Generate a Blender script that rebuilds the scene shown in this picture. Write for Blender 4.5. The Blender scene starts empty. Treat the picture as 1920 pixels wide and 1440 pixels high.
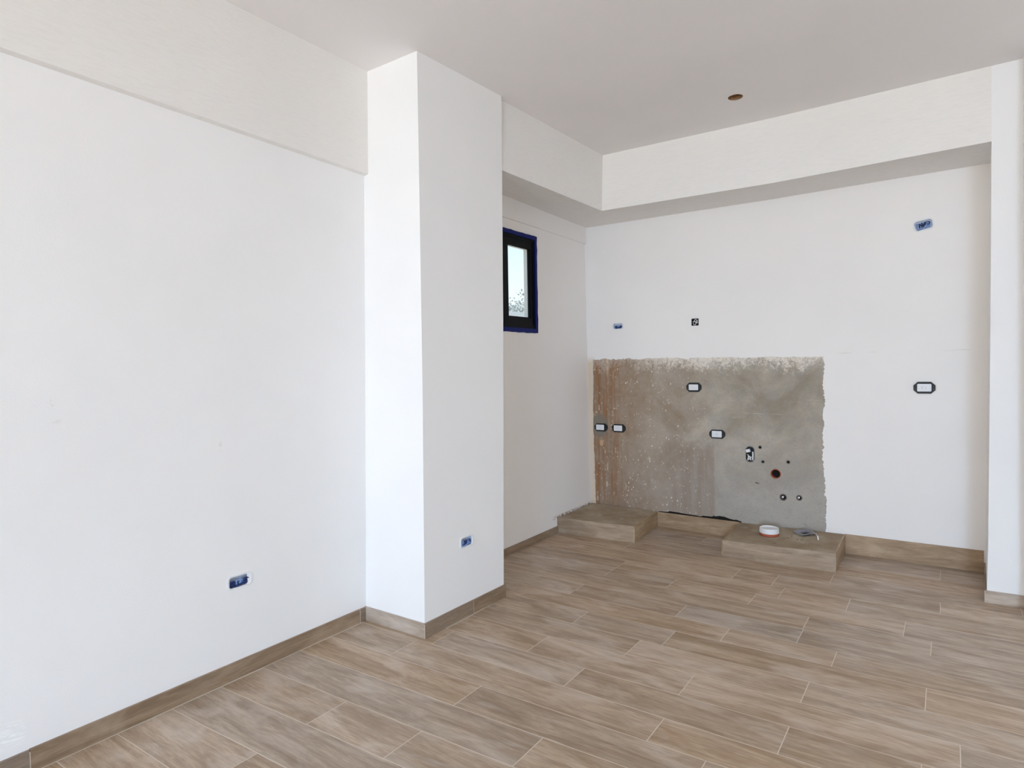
import bpy, bmesh, math, random
from mathutils import Vector, Matrix
from mathutils.geometry import delaunay_2d_cdt
random.seed(7)
SC = bpy.context.scene
COL = SC.collection

# ------------------------------------------------------------------ camera
cam_d = bpy.data.cameras.new('camera')
cam_d.sensor_fit = 'HORIZONTAL'; cam_d.sensor_width = 36.0
cam_d.lens = 1165.625 * 36.0 / 1920.0
cam_d.clip_start = 0.02; cam_d.clip_end = 300
cam = bpy.data.objects.new('camera', cam_d); COL.objects.link(cam)
yaw, pitch, roll = 0.6112593, -0.0297721, -0.0167478
f = Vector((-math.sin(yaw) * math.cos(pitch), math.cos(yaw) * math.cos(pitch), math.sin(pitch)))
rt = f.cross(Vector((0, 0, 1))).normalized(); up = rt.cross(f)
r2 = rt * math.cos(roll) + up * math.sin(roll); u2 = -rt * math.sin(roll) + up * math.cos(roll)
M = Matrix((r2, u2, -f)).transposed().to_4x4(); M.translation = Vector((2.63305, -0.14219, 1.39452))
cam.matrix_world = M
SC.camera = cam

# ------------------------------------------------------------------ world, sun, daylight, exposure
W = bpy.data.worlds.new('sky'); SC.world = W; W.use_nodes = True
nt = W.node_tree; nt.nodes.clear()
o_ = nt.nodes.new('ShaderNodeOutputWorld'); bg = nt.nodes.new('ShaderNodeBackground')
tc = nt.nodes.new('ShaderNodeTexCoord'); sp = nt.nodes.new('ShaderNodeSeparateXYZ'); cr = nt.nodes.new('ShaderNodeValToRGB')
nt.links.new(tc.outputs['Generated'], sp.inputs[0]); nt.links.new(sp.outputs['Z'], cr.inputs[0])
cr.color_ramp.elements[0].position = 0.0; cr.color_ramp.elements[0].color = (1.0, 1.0, 1.0, 1)
cr.color_ramp.elements[1].position = 0.9; cr.color_ramp.elements[1].color = (0.42, 0.66, 1.0, 1)
e = cr.color_ramp.elements.new(0.10); e.color = (0.86, 0.985, 1.0, 1)
e = cr.color_ramp.elements.new(0.24); e.color = (0.62, 0.88, 1.0, 1)
nt.links.new(cr.outputs[0], bg.inputs[0]); nt.links.new(bg.outputs[0], o_.inputs[0])
bg.inputs[1].default_value = 1.15

sun_d = bpy.data.lights.new('sun', 'SUN'); sun_d.energy = 3.2; sun_d.angle = math.radians(0.6); sun_d.color = (1.0, 0.95, 0.88)
sun = bpy.data.objects.new('sun', sun_d); COL.objects.link(sun)
sun.rotation_euler = Vector((-0.03, 0.5, -0.86)).to_track_quat('-Z', 'Y').to_euler()

AREAS = [  # area lights for daylight from the unseen opening behind, plus added warm and side fills
    ('balcony_sky_light', (2.35, -6.40, 1.30), 4.0, 2.3, (0.0, 1.0, -1.0), 44.0, (0.38, 0.645, 1.0)),
    ('balcony_sky_light_right', (4.30, -6.40, 1.30), 1.2, 2.3, (-0.25, 1.0, -1.0), 266.0, (0.38, 0.645, 1.0)),
    ('rear_bounce_fill', (2.35, -6.38, 1.30), 4.0, 2.3, (0.0, 1.0, 1.0), 161.0, (1.0, 0.935, 0.80)),  # warm upward fill added to lift ceiling and upper walls
    ('rear_bounce_fill_right', (4.30, -6.38, 1.30), 1.2, 2.3, (-0.25, 1.0, 1.0), 38.0, (1.0, 0.92, 0.80)),  # right half of the added warm fill
    ('side_fill_light', (5.02, 3.05, 1.30), 1.4, 2.3, (-1.0, 0.0, -1.0), 8.2, (0.97, 0.96, 1.0)),  # fill added at an unseen side opening to brighten the niche walls
]
for n, loc, sx, sy, d, en, c in AREAS:
    ld = bpy.data.lights.new(n, 'AREA'); ld.shape = 'RECTANGLE'; ld.size = sx; ld.size_y = sy; ld.spread = math.radians(125); ld.energy = en; ld.color = c
    lo = bpy.data.objects.new(n, ld); COL.objects.link(lo); lo.location = loc
    lo.rotation_euler = Vector(d).to_track_quat('-Z', 'Y').to_euler()
vs = SC.view_settings
vs.view_transform = 'Standard'; vs.look = 'None'; vs.gamma = 1.0; vs.use_curve_mapping = False
vs.exposure = 0.0
SC.cycles.max_bounces = 16; SC.cycles.diffuse_bounces = 12
SC.cycles.use_denoising = True

# ------------------------------------------------------------------ helpers
def lin(r, g, b):
    def c(v):
        v /= 255.0
        return v / 12.92 if v <= 0.04045 else ((v + 0.055) / 1.055) ** 2.4
    return (c(r), c(g), c(b), 1.0)

class NT:
    def __init__(s, name):
        s.m = bpy.data.materials.new(name); s.m.use_nodes = True
        s.t = s.m.node_tree; s.b = s.t.nodes['Principled BSDF']; s.out = s.t.nodes['Material Output']
        s.tc = s.t.nodes.new('ShaderNodeTexCoord')
    def n(s, k, **kw):
        x = s.t.nodes.new(k)
        for a, v in kw.items(): setattr(x, a, v)
        return x
    def l(s, a, b): s.t.links.new(a, b)
    def mapping(s, scale, src=None, loc=(0, 0, 0)):
        m = s.n('ShaderNodeMapping'); m.inputs['Scale'].default_value = scale; m.inputs['Location'].default_value = loc
        s.l(src or s.tc.outputs['Object'], m.inputs['Vector']); return m.outputs[0]
    def noise(s, vec, scale=1, detail=4, rough=0.5, dist=0.0):
        n = s.n('ShaderNodeTexNoise'); n.inputs['Scale'].default_value = scale; n.inputs['Detail'].default_value = detail
        n.inputs['Roughness'].default_value = rough; n.inputs['Distortion'].default_value = dist
        s.l(vec, n.inputs['Vector']); return n.outputs['Fac']
    def voronoi(s, vec, scale):
        n = s.n('ShaderNodeTexVoronoi'); n.inputs['Scale'].default_value = scale; s.l(vec, n.inputs['Vector']); return n.outputs['Distance']
    def ramp(s, fac, stops, interp='LINEAR'):
        r = s.n('ShaderNodeValToRGB'); r.color_ramp.interpolation = interp
        els = r.color_ramp.elements
        while len(els) < len(stops): els.new(0.5)
        for el, (p, c) in zip(els, stops):
            el.position = p; el.color = c if isinstance(c, tuple) else (c, c, c, 1)
        s.l(fac, r.inputs[0]); return r.outputs[0]
    def mr(s, v, a, b, c=0.0, d=1.0):
        m = s.n('ShaderNodeMapRange'); m.inputs[1].default_value = a; m.inputs[2].default_value = b
        m.inputs[3].default_value = c; m.inputs[4].default_value = d; s.l(v, m.inputs[0]); return m.outputs[0]
    def math(s, op, a, b=None, clamp=False):
        m = s.n('ShaderNodeMath', operation=op, use_clamp=clamp)
        for i, v in enumerate((a, b)):
            if v is None: continue
            if isinstance(v, (int, float)): m.inputs[i].default_value = v
            else: s.l(v, m.inputs[i])
        return m.outputs[0]
    def mix(s, fac, a, b, mode='MIX'):
        m = s.n('ShaderNodeMix', data_type='RGBA', blend_type=mode)
        for i, v in ((0, fac), (6, a), (7, b)):
            if isinstance(v, (int, float)): m.inputs[i].default_value = v
            elif isinstance(v, tuple): m.inputs[i].default_value = v
            else: s.l(v, m.inputs[i])
        return m.outputs[2]
    def xyz(s, src=None):
        x = s.n('ShaderNodeSeparateXYZ'); s.l(src or s.tc.outputs['Object'], x.inputs[0]); return x.outputs
    def col(s, v):
        if isinstance(v, tuple): s.b.inputs['Base Color'].default_value = v
        else: s.l(v, s.b.inputs['Base Color'])
        return s
    def rough(s, v):
        if isinstance(v, (int, float)): s.b.inputs['Roughness'].default_value = v
        else: s.l(v, s.b.inputs['Roughness'])
        return s
    def bump(s, h, strength=0.1, dist=0.01):
        b = s.n('ShaderNodeBump'); b.inputs['Strength'].default_value = strength; b.inputs['Distance'].default_value = dist
        s.l(h, b.inputs['Height']); s.l(b.outputs[0], s.b.inputs['Normal']); return s

def simple(name, c, rough=0.5, metal=0.0, var=0.06):
    m = NT(name)
    n = m.noise(m.mapping((1, 1, 1)), 60, 3)
    dark = tuple(x * (1 - var * 2) for x in c[:3]) + (1,)
    m.col(m.mix(n, dark, c)).rough(rough); m.b.inputs['Metallic'].default_value = metal
    return m.m

def wall_paint(name, base=(243, 243, 243), trowel=False, extra=None):
    m = NT(name)
    v = m.mapping((1, 1, 1))
    big = m.noise(v, 1.3, 3, 0.5)
    mid = m.noise(v, 6, 4, 0.6)
    c = m.mix(m.mr(big, 0.3, 0.7), lin(*[x - 5 for x in base]), lin(*base))
    c = m.mix(m.mr(mid, 0.35, 0.75, 0, 0.35), c, lin(base[0], base[1] - 3, base[2] - 3))
    fine = m.noise(v, 220, 3, 0.6)
    hgt = fine
    if trowel:
        st = m.noise(m.mapping((6, 6, 40)), 3, 5, 0.6, 0.4)
        c = m.mix(m.mr(st, 0.45, 0.7, 0, 0.5), c, lin(*[x - 10 for x in base]))
        hgt = m.math('ADD', m.math('MULTIPLY', fine, 0.4), m.math('MULTIPLY', st, 1.5))
    if extra: c = extra(m, c)
    m.col(c).rough(0.75).bump(hgt, 0.12, 0.004)
    m.b.inputs['Specular IOR Level'].default_value = 0.25
    return m.m

def wood_tile(name, dark, lightc, pale, rough=0.42):
    m = NT(name)
    oi = m.n('ShaderNodeObjectInfo')
    rnd = oi.outputs['Random']
    off = m.n('ShaderNodeCombineXYZ'); m.l(m.math('MULTIPLY', rnd, 37.0), off.inputs[0]); m.l(m.math('MULTIPLY', rnd, 91.0), off.inputs[1])
    m.l(m.math('MULTIPLY', rnd, 53.0), off.inputs[2])
    add = m.n('ShaderNodeVectorMath', operation='ADD'); m.l(m.tc.outputs['Object'], add.inputs[0]); m.l(off.outputs[0], add.inputs[1])
    src = add.outputs[0]
    g1 = m.noise(m.mapping((0.9, 9, 9), src), 1.9, 6, 0.65, 0.9)      # broad flames
    g2 = m.noise(m.mapping((5, 60, 60), src), 2.0, 5, 0.65, 0.5)      # fine grain
    bl = m.noise(m.mapping((2.2, 6, 6), src), 1.5, 3, 0.6, 0.6)        # pale washed blotches
    c = m.mix(m.mr(g1, 0.36, 0.62), dark, lightc)
    c = m.mix(m.mr(g2, 0.38, 0.68, 0, 0.55), c, tuple(x * 0.78 for x in dark[:3]) + (1,))
    g3 = m.noise(m.mapping((12, 170, 170), src), 2.0, 3, 0.6, 0.3)
    c = m.mix(m.mr(g3, 0.45, 0.75, 0, 0.45), c, tuple(x * 0.72 for x in dark[:3]) + (1,))
    c = m.mix(m.mr(bl, 0.48, 0.75, 0, 0.6), c, pale)
    hs = m.n('ShaderNodeHueSaturation'); m.l(c, hs.inputs['Color'])
    m.l(m.mr(rnd, 0, 1, 0.90, 1.08), hs.inputs['Value']); m.l(m.mr(m.math('FRACT', m.math('MULTIPLY', rnd, 7.13)), 0, 1, 0.82, 1.12), hs.inputs['Saturation'])
    m.col(hs.outputs[0]); m.rough(m.mr(g2, 0.3, 0.7, rough - 0.04, rough + 0.1))
    m.bump(g2, 0.10, 0.002)
    return m.m

def mesh_obj(name, bm, mat=None, parent=None, smooth=False):
    me = bpy.data.meshes.new(name); bm.normal_update(); bm.to_mesh(me); bm.free()
    if mat: me.materials.append(mat)
    if smooth:
        for p in me.polygons: p.use_smooth = True
    o = bpy.data.objects.new(name, me); COL.objects.link(o)
    if parent: o.parent = parent
    return o

def tag(o, label=None, cat=None, group=None, kind=None):
    if label: o['label'] = label
    if cat: o['category'] = cat
    if group: o['group'] = group
    if kind: o['kind'] = kind
    return o

def empty(name, loc, label, cat, group=None, rot=None):
    o = bpy.data.objects.new(name, None); o.empty_display_size = 0.05; COL.objects.link(o); o.location = loc
    if rot: o.rotation_euler = rot
    return tag(o, label, cat, group)

def prism(bm, poly, z0, z1, chamfer=0.0):
    """poly: list of (x, y, ztop?) counter-clockwise; box between z0 and z1 with optional chamfered top"""
    n = len(poly)
    zt = [p[2] if len(p) > 2 else z1 for p in poly]
    lo = [bm.verts.new((p[0], p[1], z0)) for p in poly]
    if chamfer:
        cx = sum(p[0] for p in poly) / n; cy = sum(p[1] for p in poly) / n
        mid = [bm.verts.new((p[0], p[1], z - chamfer)) for p, z in zip(poly, zt)]
        def ins(p):
            d = Vector((cx - p[0], cy - p[1])); return (p[0] + math.copysign(chamfer, d.x), p[1] + math.copysign(chamfer, d.y))
        hi = [bm.verts.new((*ins(p), z)) for p, z in zip(poly, zt)]
        rings = [lo, mid, hi]
    else:
        rings = [lo, [bm.verts.new((p[0], p[1], z)) for p, z in zip(poly, zt)]]
    for a, b in zip(rings, rings[1:]):
        for i in range(n):
            j = (i + 1) % n; bm.faces.new((a[i], a[j], b[j], b[i]))
    bm.faces.new(rings[-1]); bm.faces.new(list(reversed(lo)))

def box(bm, x0, x1, y0, y1, z0, z1):
    prism(bm, [(x0, y0), (x1, y0), (x1, y1), (x0, y1)], z0, z1)

def quads(name, polys, mat, parent=None):
    bm = bmesh.new()
    for p in polys:
        bm.faces.new([bm.verts.new(v) for v in p])
    bmesh.ops.remove_doubles(bm, verts=bm.verts, dist=1e-5)
    return mesh_obj(name, bm, mat, parent)

def tube(bm, pts, r, seg=8, cap=True, smooth_path=True):
    rings = []
    pts = [Vector(p) for p in pts]
    if len(pts) > 2 and smooth_path and not isinstance(r, (list, tuple)):
        q = []
        for i in range(len(pts) - 1):
            p0, p1, p2, p3 = pts[max(i - 1, 0)], pts[i], pts[i + 1], pts[min(i + 2, len(pts) - 1)]
            for k in range(5):
                t = k / 5; q.append(.5 * ((2 * p1) + (p2 - p0) * t + (2 * p0 - 5 * p1 + 4 * p2 - p3) * t * t + (3 * p1 - p0 - 3 * p2 + p3) * t ** 3))
        pts = q + [pts[-1]]
    prev = None
    for i, p in enumerate(pts):
        d = (pts[min(i + 1, len(pts) - 1)] - pts[max(i - 1, 0)]).normalized()
        a = prev if prev and abs(prev.dot(d)) < 0.95 else (Vector((0, 0, 1)) if abs(d.z) < 0.9 else Vector((1, 0, 0)))
        s = d.cross(a).normalized(); t = s.cross(d).normalized(); prev = t
        rr = r[i] if isinstance(r, (list, tuple)) else r
        rings.append([bm.verts.new(p + s * math.cos(2 * math.pi * k / seg) * rr + t * math.sin(2 * math.pi * k / seg) * rr) for k in range(seg)])
    for a, b in zip(rings, rings[1:]):
        for k in range(seg):
            bm.faces.new((a[k], a[(k + 1) % seg], b[(k + 1) % seg], b[k]))
    if cap:
        bm.faces.new(list(reversed(rings[0]))); bm.faces.new(rings[-1])

def lathe(bm, prof, seg=32, mat=None):
    """prof: (radius, z) pairs, revolved about z; radius 0 closes to a point"""
    rings = []
    for r, z in prof:
        if r <= 1e-6: rings.append([bm.verts.new((0, 0, z))])
        else: rings.append([bm.verts.new((r * math.cos(2 * math.pi * k / seg), r * math.sin(2 * math.pi * k / seg), z)) for k in range(seg)])
    for a, b in zip(rings, rings[1:]):
        for k in range(seg):
            j = (k + 1) % seg
            if len(a) == 1 and len(b) == 1: continue
            if len(a) == 1: bm.faces.new((a[0], b[j], b[k]))
            elif len(b) == 1: bm.faces.new((a[k], a[j], b[0]))
            else: bm.faces.new((a[k], a[j], b[j], b[k]))
    bmesh.ops.recalc_face_normals(bm, faces=bm.faces)

def rrect(w, h, c, cx=0, cy=0, seg=4):
    """rounded rectangle outline, counter-clockwise"""
    pts = []
    for qx, qy, a0 in ((1, 1, 0), (-1, 1, 90), (-1, -1, 180), (1, -1, 270)):
        for k in range(seg + 1):
            a = math.radians(a0 + 90 * k / seg)
            pts.append((cx + qx * (w / 2 - c) + c * math.cos(a), cy + qy * (h / 2 - c) + c * math.sin(a)))
    return pts

def circle(r, cx, cy, n=28):
    return [(cx + r * math.cos(2 * math.pi * k / n), cy + r * math.sin(2 * math.pi * k / n)) for k in range(n)]

def inside(p, poly):
    c = False; j = len(poly) - 1
    for i in range(len(poly)):
        xi, yi = poly[i]; xj, yj = poly[j]
        if (yi > p[1]) != (yj > p[1]) and p[0] < (xj - xi) * (p[1] - yi) / (yj - yi) + xi: c = not c
        j = i
    return c

def sheet(name, fn, outer, holes, mat, parent=None, extra=(), lip=None):
    """flat or slightly warped surface: 2-D outline with holes mapped through fn(s, t) to a 3-D point.
    lip: vector; every hole edge gets a band going that way (thickness of the coat or wall)"""
    dense = []
    for i, p in enumerate(outer):
        q = outer[(i + 1) % len(outer)]; n = max(1, int(math.hypot(q[0] - p[0], q[1] - p[1]) / .17))
        dense += [(p[0] + (q[0] - p[0]) * k / n, p[1] + (q[1] - p[1]) * k / n) for k in range(n)]
    outer = dense if len(outer) < 12 else outer
    verts = []; edges = []
    for loop in [outer] + holes:
        b = len(verts); verts += [Vector(p) for p in loop]
        edges += [(b + i, b + (i + 1) % len(loop)) for i in range(len(loop))]
    for p in extra:
        if inside(p, outer) and not any(inside(p, h) for h in holes): verts.append(Vector(p))
    vo, eo, fo, *_ = delaunay_2d_cdt(verts, edges, [], 1, 1e-6)
    bm = bmesh.new(); bv = [bm.verts.new(fn(v.x, v.y)) for v in vo]
    for t in fo:
        c = sum((vo[i] for i in t), Vector((0, 0))) / len(t)
        if not inside(c, outer) or any(inside(c, h) for h in holes): continue
        bm.faces.new([bv[i] for i in t])
    if lip is not None:
        for h in holes:
            a = [Vector(fn(*p)) for p in h]
            for i in range(len(a)):
                j = (i + 1) % len(a)
                bm.faces.new([bm.verts.new(v) for v in (a[i], a[j], a[j] + Vector(lip), a[i] + Vector(lip))])
    bmesh.ops.remove_doubles(bm, verts=bm.verts, dist=1e-6)
    bm.verts.ensure_lookup_table()
    for v in [v for v in bm.verts if not v.link_faces]: bm.verts.remove(v)
    return mesh_obj(name, bm, mat, parent)

def columns(cols):
    """cols: [(s, [(z, x, y), ...])]; returns fn(s, z) -> point on the (slightly out of plumb) wall"""
    def at(c, z):
        pr = c[1]
        if z <= pr[0][0]: return pr[0][1:]
        for a, b in zip(pr, pr[1:]):
            if z <= b[0]:
                t = (z - a[0]) / (b[0] - a[0]); return (a[1] + (b[1] - a[1]) * t, a[2] + (b[2] - a[2]) * t)
        return pr[-1][1:]
    def fn(s, z):
        if s <= cols[0][0]: p = at(cols[0], z); return (p[0], p[1], z)
        for a, b in zip(cols, cols[1:]):
            if s <= b[0]:
                t = (s - a[0]) / (b[0] - a[0]); p, q = at(a, z), at(b, z)
                return (p[0] + (q[0] - p[0]) * t, p[1] + (q[1] - p[1]) * t, z)
        p = at(cols[-1], z); return (p[0], p[1], z)
    return fn

def grid(ss, zs): return [(s, z) for s in ss for z in zs]

# ------------------------------------------------------------------ materials
M_WALL = wall_paint('white_wall_paint')
def left_extra(m, c):
    x, y, z = m.xyz()
    k = m.math('MULTIPLY', m.mr(m.math('ABSOLUTE', m.math('SUBTRACT', y, .575)), .02, .05, 1, 0), m.mr(m.math('ABSOLUTE', m.math('SUBTRACT', z, .155)), .02, .055, 1, 0))
    mp = m.n('ShaderNodeMapping'); mp.inputs['Rotation'].default_value = (math.radians(-35), 0, 0); mp.inputs['Scale'].default_value = (1, 2, 14)
    m.l(m.tc.outputs['Object'], mp.inputs['Vector']); n = m.noise(mp.outputs[0], 14, 4)
    c = m.mix(m.math('MULTIPLY', k, m.mr(n, .5, .56)), c, lin(252, 252, 253))
    for yy, zz, w, h in ((.745, 1.22, .020, .012), (.735, 1.29, .010, .025), (1.355, 1.06, .012, .03)):
        k = m.math('MULTIPLY', m.mr(m.math('ABSOLUTE', m.math('SUBTRACT', y, yy)), 0, w, 1, 0), m.mr(m.math('ABSOLUTE', m.math('SUBTRACT', z, zz)), 0, h, 1, 0))
        c = m.mix(m.math('MULTIPLY', m.math('MULTIPLY', k, m.mr(m.noise(m.mapping((1, 1, 1)), 60, 4), .45, .6)), .5), c, lin(206, 202, 196))
    return c
M_LEFT = wall_paint('left_wall_paint', extra=left_extra)
M_BEAM = wall_paint('trowelled_white_paint', (238, 236, 233), trowel=True)
M_CEIL = wall_paint('ceiling_paint', (240, 238, 238))
def win_extra(m, c):
    x, y, z = m.xyz()
    n = m.noise(m.mapping((1, 9, 30)), 3, 4)
    k = m.math('MULTIPLY', m.mr(m.math('ABSOLUTE', m.math('SUBTRACT', z, 0.128)), 0.004, 0.022, 1, 0), m.mr(n, 0.42, 0.6))
    k = m.math('MULTIPLY', k, m.mr(y, 4.18, 4.26))
    return m.mix(k, c, lin(150, 112, 74))
M_WINW = wall_paint('window_wall_paint', (242, 240, 238), extra=win_extra)
def back_extra(m, c):
    x, y, z = m.xyz()
    n = m.noise(m.mapping((1, 1, 1)), 26, 5, 0.65)
    # cream undercoat left showing beside the bare plaster
    k = m.math('MULTIPLY', m.mr(m.math('ADD', x, m.math('MULTIPLY', n, 0.03)), 0.030, 0.050, 1, 0), m.mr(z, 1.40, 1.47, 1, 0))
    c = m.mix(m.math('MULTIPLY', k, 0.85), c, lin(214, 196, 172))
    # faint horizontal hairline
    w = m.noise(m.mapping((1, 1, 0.01)), 5, 3)
    d = m.math('ABSOLUTE', m.math('SUBTRACT', z, m.math('ADD', m.math('MULTIPLY', w, 0.03), 1.43)))
    k = m.math('MULTIPLY', m.mr(d, 0.0008, 0.003, 0.5, 0), m.mr(x, 1.9, 2.0))
    c = m.mix(m.math('MULTIPLY', k, m.mr(m.noise(m.mapping((1, 1, 1)), 14, 3), 0.45, 0.65)), c, lin(190, 184, 178))
    return c
M_BACK = wall_paint('back_wall_paint', (244, 242, 240), extra=back_extra)
M_EXT = simple('exterior_white_render', lin(240, 240, 238), 0.8)
M_GROUT = simple('pale_beige_grout', lin(214, 203, 190), 0.85, var=.02)
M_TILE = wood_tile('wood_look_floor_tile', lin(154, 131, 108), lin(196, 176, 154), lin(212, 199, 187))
M_OCHRE = wood_tile('ochre_wood_look_tile', lin(150, 124, 96), lin(188, 163, 134), lin(202, 182, 156), 0.5)
M_SKIRT = wood_tile('wood_look_skirting_tile', lin(128, 108, 88), lin(160, 139, 117), lin(178, 160, 140), 0.5)
M_BLACK = simple('matt_black_plastic', lin(12, 13, 16), 0.55)
M_ALU = simple('black_window_aluminium', lin(5, 6, 10), 0.6); M_ALU.node_tree.nodes['Principled BSDF'].inputs['Specular IOR Level'].default_value = .15
M_BLUE = simple('blue_masking_film', lin(2, 24, 112), 0.6, var=0.25); M_BLUE.node_tree.nodes['Principled BSDF'].inputs['Specular IOR Level'].default_value = .2
M_WHITEP = simple('white_plastic', lin(236, 238, 242), 0.4)
M_PALEB = simple('pale_blue_plastic', lin(206, 217, 234), 0.5)
M_NAVY = simple('navy_blue_cable', lin(22, 52, 118), 0.45, var=0.25)
M_SKYB = simple('light_blue_cable', lin(128, 160, 214), 0.45, var=0.1)
M_ORANGE = simple('terracotta_orange_pipe', lin(170, 84, 54), 0.6)
M_DARK = simple('shade_and_wire_black', lin(14, 10, 9), 0.9)  # near-black painting in shade inside gaps and holes; also the lamp wire
M_GREYM = simple('dull_grey_metal', lin(160, 160, 168), 0.42, 0.3)
M_STEEL = simple('bright_steel', lin(205, 205, 208), 0.3, 0.7)
M_PIPEG = simple('grey_pipe_fitting', lin(120, 112, 104), 0.5, 0.3)
M_MORTAR = simple('grey_mortar', lin(112, 104, 94), 0.9, var=0.2)
M_BROWNB = simple('brown_box_plastic', lin(158, 122, 88), 0.7)

def make_plaster():
    m = NT('bare_cement_plaster')
    x, y, z = m.xyz()
    v = m.mapping((1, 1, 1))
    n1 = m.noise(v, 3.2, 5, 0.6, 0.5); n2 = m.noise(v, 14, 5, 0.65); n3 = m.noise(v, 90, 3, 0.6)
    c = m.mix(m.mr(n1, 0.35, 0.65), lin(152, 141, 125), lin(186, 177, 164))
    c = m.mix(m.mr(n2, 0.4, 0.7, 0, 0.5), c, lin(160, 158, 154))
    # grey lower right, brown left
    wob = m.math('MULTIPLY', m.math('SUBTRACT', n1, 0.5), 0.9)
    gz = m.math('MULTIPLY', m.mr(m.math('ADD', z, wob), 0.35, 0.85, 1, 0), 0.6)
    c = m.mix(gz, c, lin(168, 165, 160))
    k = m.mr(m.math('ADD', x, m.math('MULTIPLY', wob, 1.0)), 0.25, 1.15, 0.75, 0)
    c = m.mix(k, c, m.mix(m.mr(n2, .3, .7), lin(138, 110, 84), lin(166, 142, 120)))
    # vertical rusty drips
    vs_ = m.mapping((1, 1, 0.07)); d = m.noise(vs_, 24, 4, 0.6)
    k = m.math('MULTIPLY', m.mr(d, 0.46, 0.62), m.mr(x, 0.16, 0.36, 1, 0))
    c = m.mix(m.math('MULTIPLY', k, 0.8), c, lin(150, 102, 62))
    # reddish drip curtain ending at x = 1.09
    k = m.math('MULTIPLY', m.mr(x, 1.085, 1.10, 1, 0), m.mr(x, 0.62, 0.85))
    k = m.math('MULTIPLY', k, m.mr(m.math('ADD', z, wob), 0.62, 0.80, 1, 0))
    c = m.mix(m.math('MULTIPLY', m.math('MULTIPLY', k, m.mr(d, 0.35, 0.6, 0.35, 1)), 0.7), c, lin(148, 132, 120))
    # white paint rolled over the top border
    bz = m.mr(m.math('ADD', z, m.math('MULTIPLY', m.math('SUBTRACT', m.noise(v, 4.5, 3), .5), .22)), 1.27, 1.45)
    fr = m.noise(m.mapping((1, 1, .8)), 38, 8, 0.85, 0.15)
    th = m.math('ADD', fr, m.math('MULTIPLY', bz, 0.26))
    k = m.math('MULTIPLY', m.mr(th, 0.60, 0.74), m.mr(bz, 0.0, 0.3))
    k = m.math('MULTIPLY', k, m.mr(m.math('ADD', x, wob), 0.35, 0.75, 0.35, 1))
    c = m.mix(m.math('MULTIPLY', k, 0.9), c, lin(236, 229, 218))
    # white spatter, denser on the left half
    for sc, a, b in ((30, 0.13, 0.18), (60, 0.14, 0.20), (17, 0.075, 0.095), (42, .12, .17)):
        sv = m.voronoi(m.mapping((1, 1, 0.6), loc=(sc * 0.13, 0, sc * 0.07)), sc)
        pick = m.noise(m.mapping((1, 1, 1), loc=(3.1, 0, sc)), sc * 0.45, 2)
        k = m.math('MULTIPLY', m.mr(sv, a, b, 1, 0), m.mr(pick, 0.525, 0.565))
        k = m.math('MULTIPLY', k, m.mr(m.math('ADD', x, wob), 0.85, 1.15, 1, 0.0))
        c = m.mix(m.math('MULTIPLY', k, 0.85), c, lin(228, 216, 200))
    # long drips of white paint at the far left, grey patching mortar round the corner box
    dr = m.noise(m.mapping((1, 1, 0.10), loc=(7, 0, 2)), 46, 4, 0.6)
    k = m.math('MULTIPLY', m.mr(dr, 0.60, 0.66), m.mr(x, 0.30, 0.36, 1, 0))
    k = m.math('MULTIPLY', k, m.mr(m.noise(m.mapping((1, 1, 1), loc=(1, 0, 5)), 9, 2), 0.5, 0.56))
    c = m.mix(m.math('MULTIPLY', k, 0.8), c, lin(216, 196, 170))
    dx = m.math('MULTIPLY', m.math('SUBTRACT', x, .07), 1 / .085); dz_ = m.math('MULTIPLY', m.math('SUBTRACT', z, .84), 1 / .105)
    rr = m.math('ADD', m.math('ADD', m.math('MULTIPLY', dx, dx), m.math('MULTIPLY', dz_, dz_)), m.math('MULTIPLY', n2, .5))
    c = m.mix(m.mr(rr, 1.1, 1.35, 0.9, 0), c, lin(134, 126, 114))
    dx = m.math('MULTIPLY', m.math('SUBTRACT', x, .085), 1 / .018); dz_ = m.math('MULTIPLY', m.math('SUBTRACT', z, .685), 1 / .028)
    rr = m.math('ADD', m.math('MULTIPLY', dx, dx), m.math('MULTIPLY', dz_, dz_))
    c = m.mix(m.mr(rr, .8, 1.2, 0.9, 0), c, lin(206, 166, 130))
    # trowel scrapes
    sc_ = m.noise(m.mapping((0.5, 1, 14), loc=(2, 0, 9)), 6, 5, 0.7, .3)
    k = m.math('MULTIPLY', m.mr(sc_, 0.62, 0.68), m.mr(m.math('ABSOLUTE', m.math('SUBTRACT', z, 1.02)), .05, .16, 1, 0))
    c = m.mix(m.math('MULTIPLY', k, m.mr(x, .9, 1.1, 0, .6)), c, lin(208, 202, 190))
    c = m.mix(m.mr(n3, 0.50, 0.75, 0, 0.22), c, lin(120, 108, 94))
    m.col(c).rough(0.9).bump(m.math('ADD', n2, m.math('MULTIPLY', n3, 0.4)), 0.35, 0.006)
    m.b.inputs['Specular IOR Level'].default_value = 0.2
    return m.m
M_PLASTER = make_plaster()

def make_plinth_top():
    m = NT('dusty_cement_screed')
    v = m.mapping((1, 1, 1)); n1 = m.noise(v, 5, 5, 0.6); n2 = m.noise(v, 22, 4, 0.7)
    c = m.mix(m.mr(n1, 0.35, 0.65), lin(146, 126, 103), lin(172, 159, 138))
    c = m.mix(m.mr(n2, 0.62, 0.72, 0, 0.8), c, lin(96, 86, 72))
    c = m.mix(m.mr(m.noise(v, 9, 3), 0.62, 0.75, 0, 0.6), c, lin(186, 176, 160))
    m.col(c).rough(0.9).bump(n2, 0.3, 0.004); return m.m
M_SCREED = make_plinth_top()

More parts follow.
